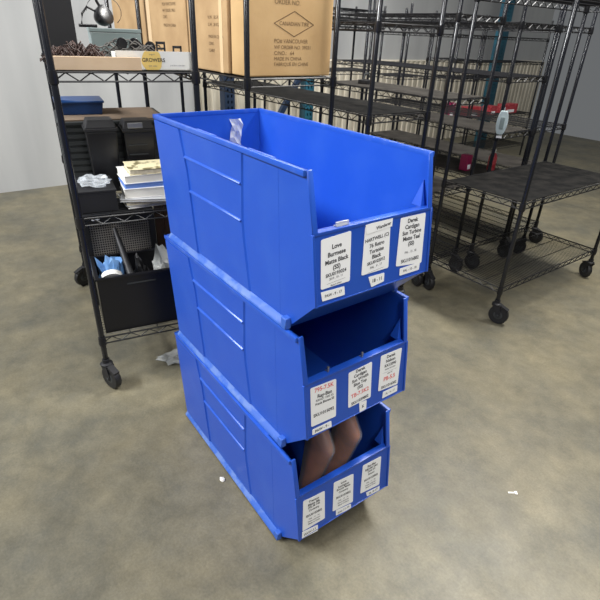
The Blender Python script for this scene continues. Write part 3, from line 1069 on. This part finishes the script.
zb = ZM
for (u, w_, L_, D_, T_, rot, cov, pg, lab) in (
    (0.190, 0.045, 0.30, 0.22, 0.012, 0.10, 'cover_white', 'page_white', 'thin white booklet at the very bottom of the book stack'),
    (0.180, 0.048, 0.28, 0.21, 0.020, -0.08, 'cover_grey', 'paper', 'worn tan-paged booklet second from the bottom of the stack'),
    (0.158, 0.050, 0.27, 0.22, 0.012, -0.22, 'cover_grey', 'page_white', 'thin grey booklet jutting out left under the thick white book'),
    (0.180, 0.055, 0.26, 0.20, 0.042, -0.03, 'cover_white', 'page_white', 'thick white book in the lower half of the stack'),
    (0.188, 0.060, 0.26, 0.19, 0.020, 0.02, 'cover_blue', 'cover_blue', 'light blue book in the middle of the stack'),
    (0.190, 0.058, 0.26, 0.19, 0.035, 0.05, 'cover_white', 'page_white', 'thick white book just above the blue one'),
    (0.215, 0.062, 0.24, 0.17, 0.024, 0.02, 'cover_cream', 'paper', 'cream book with patterned cover on top of the stack')):
    book(u, w_, zb, L_, D_, T_, rot, cov, pg, lab)
    zb += T_ + 0.0004

# black lidded bins
def lidded_bin(u, w_, wd, dp, h, lab, latch):
    t = thing('lidded_bin', A(u, w_, ZM), ATH, lab, 'bin', 'black lidded bins')
    tp = 0.012
    MB().hexa([(tp, tp, 0), (wd - tp, tp, 0), (wd - tp, dp - tp, 0), (tp, dp - tp, 0), (0, 0, h - 0.05), (wd, 0, h - 0.05), (wd, dp, h - 0.05), (0, dp, h - 0.05)]).build('bin_body', MT['blackp'], t, bevel=0.006)
    b = MB()
    b.box((-0.006, -0.006, h - 0.05), (wd + 0.006, dp + 0.006, h - 0.035))
    b.hexa([(-0.002, -0.002, h - 0.035), (wd + 0.002, -0.002, h - 0.035), (wd + 0.002, dp + 0.002, h - 0.035), (-0.002, dp + 0.002, h - 0.035),
            (0.012, 0.012, h), (wd - 0.012, 0.012, h), (wd - 0.012, dp - 0.012, h), (0.012, dp - 0.012, h)])
    b.build('lid', MT['blackm'], t, bevel=0.004)
    if latch:
        MB().box((wd * 0.15, -0.011, h - 0.030), (wd * 0.62, -0.003, h - 0.006)).build('latch', MT['steel'], t, bevel=0.002)
        for k in range(3):
            MB().box((wd * 0.12, -0.004, h - 0.11 - 0.045 * k), (wd * 0.72, 0.004, h - 0.106 - 0.045 * k)).build('ridge', MT['darkgrey'], t)


lidded_bin(0.098, 0.330, 0.135, 0.13, 0.335, 'black lidded bin standing behind the low black box', False)
lidded_bin(0.262, 0.340, 0.145, 0.13, 0.325, 'black lidded bin with a grey latch behind the books', True)

# big charcoal crate with cardboard sheet on top
t = thing('charcoal_crate', A(-0.01, 0.50, ZM), ATH, 'large charcoal slatted crate at the back of the book shelf', 'crate')
b = MB()
b.box((0, 0, 0), (0.52, 0.42, 0.29))
for k in range(9):
    b.box((0.006, -0.006, 0.012 + k * 0.031), (0.514, 0, 0.030 + k * 0.031))
b.build('crate_body', MT['darkgrey'], t)
MB().box((-0.004, -0.010, 0.2905), (0.524, 0.425, 0.305)).build('rim', MT['darkgrey'], t, bevel=0.003)
o = MB().box((0.02, 0.015, 0), (0.50, 0.40, 0.006)).build('cardboard_sheet', MT['sheet'], None)
o.location = A(-0.01, 0.50, ZM + 0.3055)
o.rotation_euler = (0, 0, ATH)
tag(o, 'flat cardboard sheet covering the charcoal crate', 'cardboard sheet')
t = thing('blue_tub', A(0.0, 0.66, ZM + 0.312), ATH, 'deep blue plastic tub on the cardboard sheet', 'tub')
MB().hexa([(0.01, 0.01, 0), (0.21, 0.01, 0), (0.21, 0.20, 0), (0.01, 0.20, 0), (0, 0, 0.075), (0.22, 0, 0.055), (0.22, 0.21, 0.055), (0, 0.21, 0.055)]).build('tub_body', MT['blue_tub'], t, bevel=0.004)
MB().box((-0.006, -0.006, 0.0555), (0.226, 0.216, 0.066)).build('lid', MT['blue_tub'], t, bevel=0.004)

# ---- bottom shelf: open glossy crate, mesh-backed crate, goods
t = thing('open_black_crate', A(0.024, 0.024, ZBt), ATH, 'glossy black open crate on the bottom shelf', 'crate')
W_, D_, H_ = 0.48, 0.27, 0.285
b = MB()
b.box((0, 0, 0), (W_, D_, 0.004))
b.box((0, 0, 0), (W_, 0.004, H_))
b.box((0, 0, 0), (0.004, D_, H_))
b.box((W_ - 0.004, 0, 0), (W_, D_, H_))
b.box((0, D_ - 0.004, 0), (W_, D_, H_))
b.build('crate_body', MT['blackp'], t, bevel=0.001)
b = MB()
b.box((-0.008, -0.008, H_), (W_ + 0.008, 0.010, H_ + 0.010))
b.box((-0.008, D_ - 0.010, H_), (W_ + 0.008, D_ + 0.008, H_ + 0.010))
b.box((-0.008, 0.010, H_), (0.010, D_ - 0.010, H_ + 0.010))
b.box((W_ - 0.010, 0.010, H_), (W_ + 0.008, D_ - 0.010, H_ + 0.010))
b.build('rim', MT['blackp'], t, bevel=0.002)
MB().box((0.13, -0.004, H_ - 0.040), (0.26, 0.001, H_ - 0.034)).build('handle_slot', MT['darkgrey'], t)

t = thing('mesh_crate', A(0.018, 0.320, ZBt), ATH, 'tall black crate with a mesh face behind the open crate', 'crate')
W2, H2 = 0.34, 0.50
b = MB()
b.box((0, 0, 0), (W2, 0.02, 0.20))
b.box((0, 0, H2 - 0.05), (W2, 0.02, H2))
b.box((0, 0, 0.20), (0.022, 0.02, H2 - 0.05))
b.box((W2 - 0.03, 0, 0.20), (W2, 0.02, H2 - 0.05))
b.box((0, 0.02, 0), (0.006, 0.25, H2))
b.box((W2 - 0.006, 0.02, 0), (W2, 0.25, H2))
b.box((0, 0.244, 0), (W2, 0.25, H2))
b.build('crate_frame', MT['blackm'], t, bevel=0.001)
b = MB()
n = 26
for i in range(n):
    for s_ in (0.0,):
        x = 0.022 + (W2 - 0.052) * (i + 0.5) / n
        b.box((x - 0.0022, 0.010, 0.20), (x + 0.0022, 0.012, H2 - 0.05))
for k in range(20):
    z = 0.20 + (H2 - 0.25) * (k + 0.5) / 20
    b.box((0.022, 0.008, z - 0.002), (W2 - 0.03, 0.010, z + 0.002))
b.build('mesh_face', MT['mesh_grey'], t)
o = MB().box((0.04, -0.0012, H2 - 0.030), (0.075, 0, H2 - 0.022)).build('maker_badge', MT['label'], t)

random.seed(21)
ZC = ZBt + 0.0045
crumple('blue_film_bag', *A(0.100, 0.175, ZC), 0.060, 0.068, 0.155, MT['bluecloth'], 'pale blue plastic bag in the left of the open crate', 'plastic bag', rz=ATH)
crumple('clear_bag', *A(0.375, 0.160, ZC), 0.085, 0.082, 0.170, MT['film_milky'], 'crumpled clear plastic bag in the open crate', 'plastic bag', rz=ATH)
crumple('black_bag', *A(0.240, 0.170, ZC), 0.038, 0.065, 0.150, MT['blackm'], 'crumpled black bag in the middle of the open crate', 'bag', rz=ATH)
# tape roll leaning in the crate
b = MB()
prof = [(0.030, -0.013), (0.048, -0.013), (0.048, 0.013), (0.030, 0.013), (0.030, -0.013)]
vs = []
nn_ = 28
for i in range(nn_):
    a_ = 2 * PI * i / nn_
    for r_, h_ in prof[:-1]:
        vs.append((r_ * math.cos(a_), h_, r_ * math.sin(a_)))
fs = [(i * 4 + k, i * 4 + (k + 1) % 4, ((i + 1) % nn_) * 4 + (k + 1) % 4, ((i + 1) % nn_) * 4 + k) for i in range(nn_) for k in range(4)]
b.add(vs, fs)
o = b.build('tape_roll', MT['white'], None, smooth=True)
o.location = A(0.095, 0.080, ZC + 0.260)
o.rotation_euler = (0.5, 0.1, ATH)
tag(o, 'white tape roll against the front wall of the open crate', 'tape roll')
# black stick tool lying up against the mesh
b = MB()
b.tube([(0.185, 0.07, 0.24), (0.168, 0.20, 0.35), (0.155, 0.29, 0.43)], [0.018, 0.016, 0.010], 10)
o = b.build('long_torch', MT['blackm'], None, smooth=True)
o.location = A(0, 0, ZBt)
o.rotation_euler = (0, 0, ATH)
tag(o, 'long black torch leaning in the open crate', 'torch')
# walnut boards upright behind
for i, (u, hgt, lab) in enumerate(((0.385, 0.56, 'dark brown board upright on the bottom shelf, the left one'), (0.432, 0.60, 'dark brown board upright on the bottom shelf, the right one'))):
    o = MB().box((0, 0, 0), (0.045, 0.022, hgt)).build('brown_board', MT['walnut'], None, bevel=0.002)
    o.location = A(u, 0.47, ZBt)
    o.rotation_euler = (0, 0, ATH)
    tag(o, lab, 'wooden board', 'brown boards on the bottom shelf')

# ------------------------------------------------------------------ things on the right racks
# clear pack hanging on a post
t = thing('hanging_pack', (-0.300, 2.365, 1.03), -1.0, 'clear plastic pack hanging off a rack post at the right', 'plastic pack')
b = MB()
ring = []
for i in range(24):
    a_ = 2 * PI * i / 24
    ring.append((0.0, 0.037 * math.cos(a_) * (1 if abs(math.cos(a_)) < 0.8 else 1), 0.085 + 0.078 * max(-1, min(1, 1.15 * math.sin(a_)))))
b.slab(ring, Vector((0.022, 0, 0)))
b.build('pack_shell', mat('milky_pack', srgb(190, 205, 208), 0.2), t, bevel=0.005)
b = MB()
b.box((0.0225, -0.014, 0.045), (0.027, 0.014, 0.120))
b.build('insert', MT['greycase'], t, bevel=0.002)
MB().box((0.0, -0.018, -0.018), (0.006, 0.018, -0.002)).build('paper_tag', MT['label'], t)
MB().tube([(0.011, 0, 0.160), (0.006, 0, 0.178), (-0.010, 0.0, 0.182), (-0.016, 0, 0.176)], 0.002, 6).build('hook', MT['steel'], t)

# small device on the lined shelf of the rack past the cartons
t = thing('small_clamp_tool', (-1.30, 1.99, 1.278), 0.3, 'small dark clamp tool sitting on a rack shelf', 'tool')
b = MB()
b.box((-0.04, -0.05, 0), (0.04, 0.05, 0.028))
b.build('base', MT['blackm'], t, bevel=0.004)
MB().tube([(0, -0.04, 0.02), (0, -0.02, 0.065), (0, 0.02, 0.070), (0, 0.045, 0.045)], 0.010, 8).build('grip', MT['darkgrey'], t, smooth=True)

# red packs on the far rack
def pack(x, y, z, sx, sy, sz, m, lab, grp='red packs on the far rack'):
    t = thing('red_pack' if m == 'red' else 'magenta_pack', (x, y, z), random.uniform(-0.1, 0.1), lab, 'package', grp)
    MB().box((-sx / 2, -sy / 2, 0), (sx / 2, sy / 2, sz)).build('pack_box', MT[m], t, bevel=0.006)
    MB().box((sx / 2, -sy * 0.32, sz * 0.12), (sx / 2 + 0.002, sy * 0.25, sz * 0.42)).build('front_label', MT['label'], t)


pack(-2.74, 5.42, 0.6585, 0.14, 0.26, 0.13, 'red', 'red pack on the far rack, leftmost of the three red packs')
pack(-2.74, 5.86, 0.6585, 0.14, 0.16, 0.12, 'red', 'smallest red pack on the far rack, middle of the three')
pack(-2.74, 6.30, 0.6585, 0.14, 0.32, 0.13, 'red', 'widest red pack on the far rack, rightmost of the three')
pack(-2.74, 4.93, 0.6585, 0.12, 0.11, 0.20, 'magenta', 'magenta pack standing on the far rack left of the red packs', None)
pack(-0.62, 2.50, 0.7025, 0.07, 0.06, 0.12, 'magenta', 'magenta pack on a low shelf behind the wide dark shelf', None)
t = thing('red_bottle', (-0.52, 2.70, 0.7025), 0, 'red bottle with white cap on a low shelf at the right', 'bottle')
MB().lathe([(0.028, 0), (0.032, 0.006), (0.032, 0.10), (0.024, 0.125), (0.013, 0.135)], (0, 0, 0), 'z', 18).build('bottle_body', MT['red'], t, smooth=True)
MB().lathe([(0.015, 0.135), (0.015, 0.160), (0.012, 0.163)], (0, 0, 0), 'z', 14).build('cap', MT['white'], t, smooth=True)

# ------------------------------------------------------------------ litter on the floor
random.seed(9)
crumple('floor_wrapping', -0.43, 0.115 - 0.33 + 0.16, 0.0, 0.055, 0.085, 0.022, MT['film_milky'], 'shiny crumpled plastic wrapping on the floor behind the bins', 'plastic wrapping', flat=True)
crumple('paper_chip', 0.4535, -0.254, 0.0, 0.010, 0.008, 0.006, MT['chip'], 'white paper crumb on the floor left of the lowest bin', 'litter', flat=True)
b = MB()
b.box((-0.016, -0.004, 0), (0.016, 0.004, 0.003))
b.box((0.010, -0.009, 0), (0.020, 0.007, 0.005))
o = b.build('white_scrap', MT['chip'], None, bevel=0.001)
o.location = (1.1715, 0.6824, 0)
o.rotation_euler = (0, 0, 0.9)
tag(o, 'white plastic scrap on open floor at the right', 'litter')
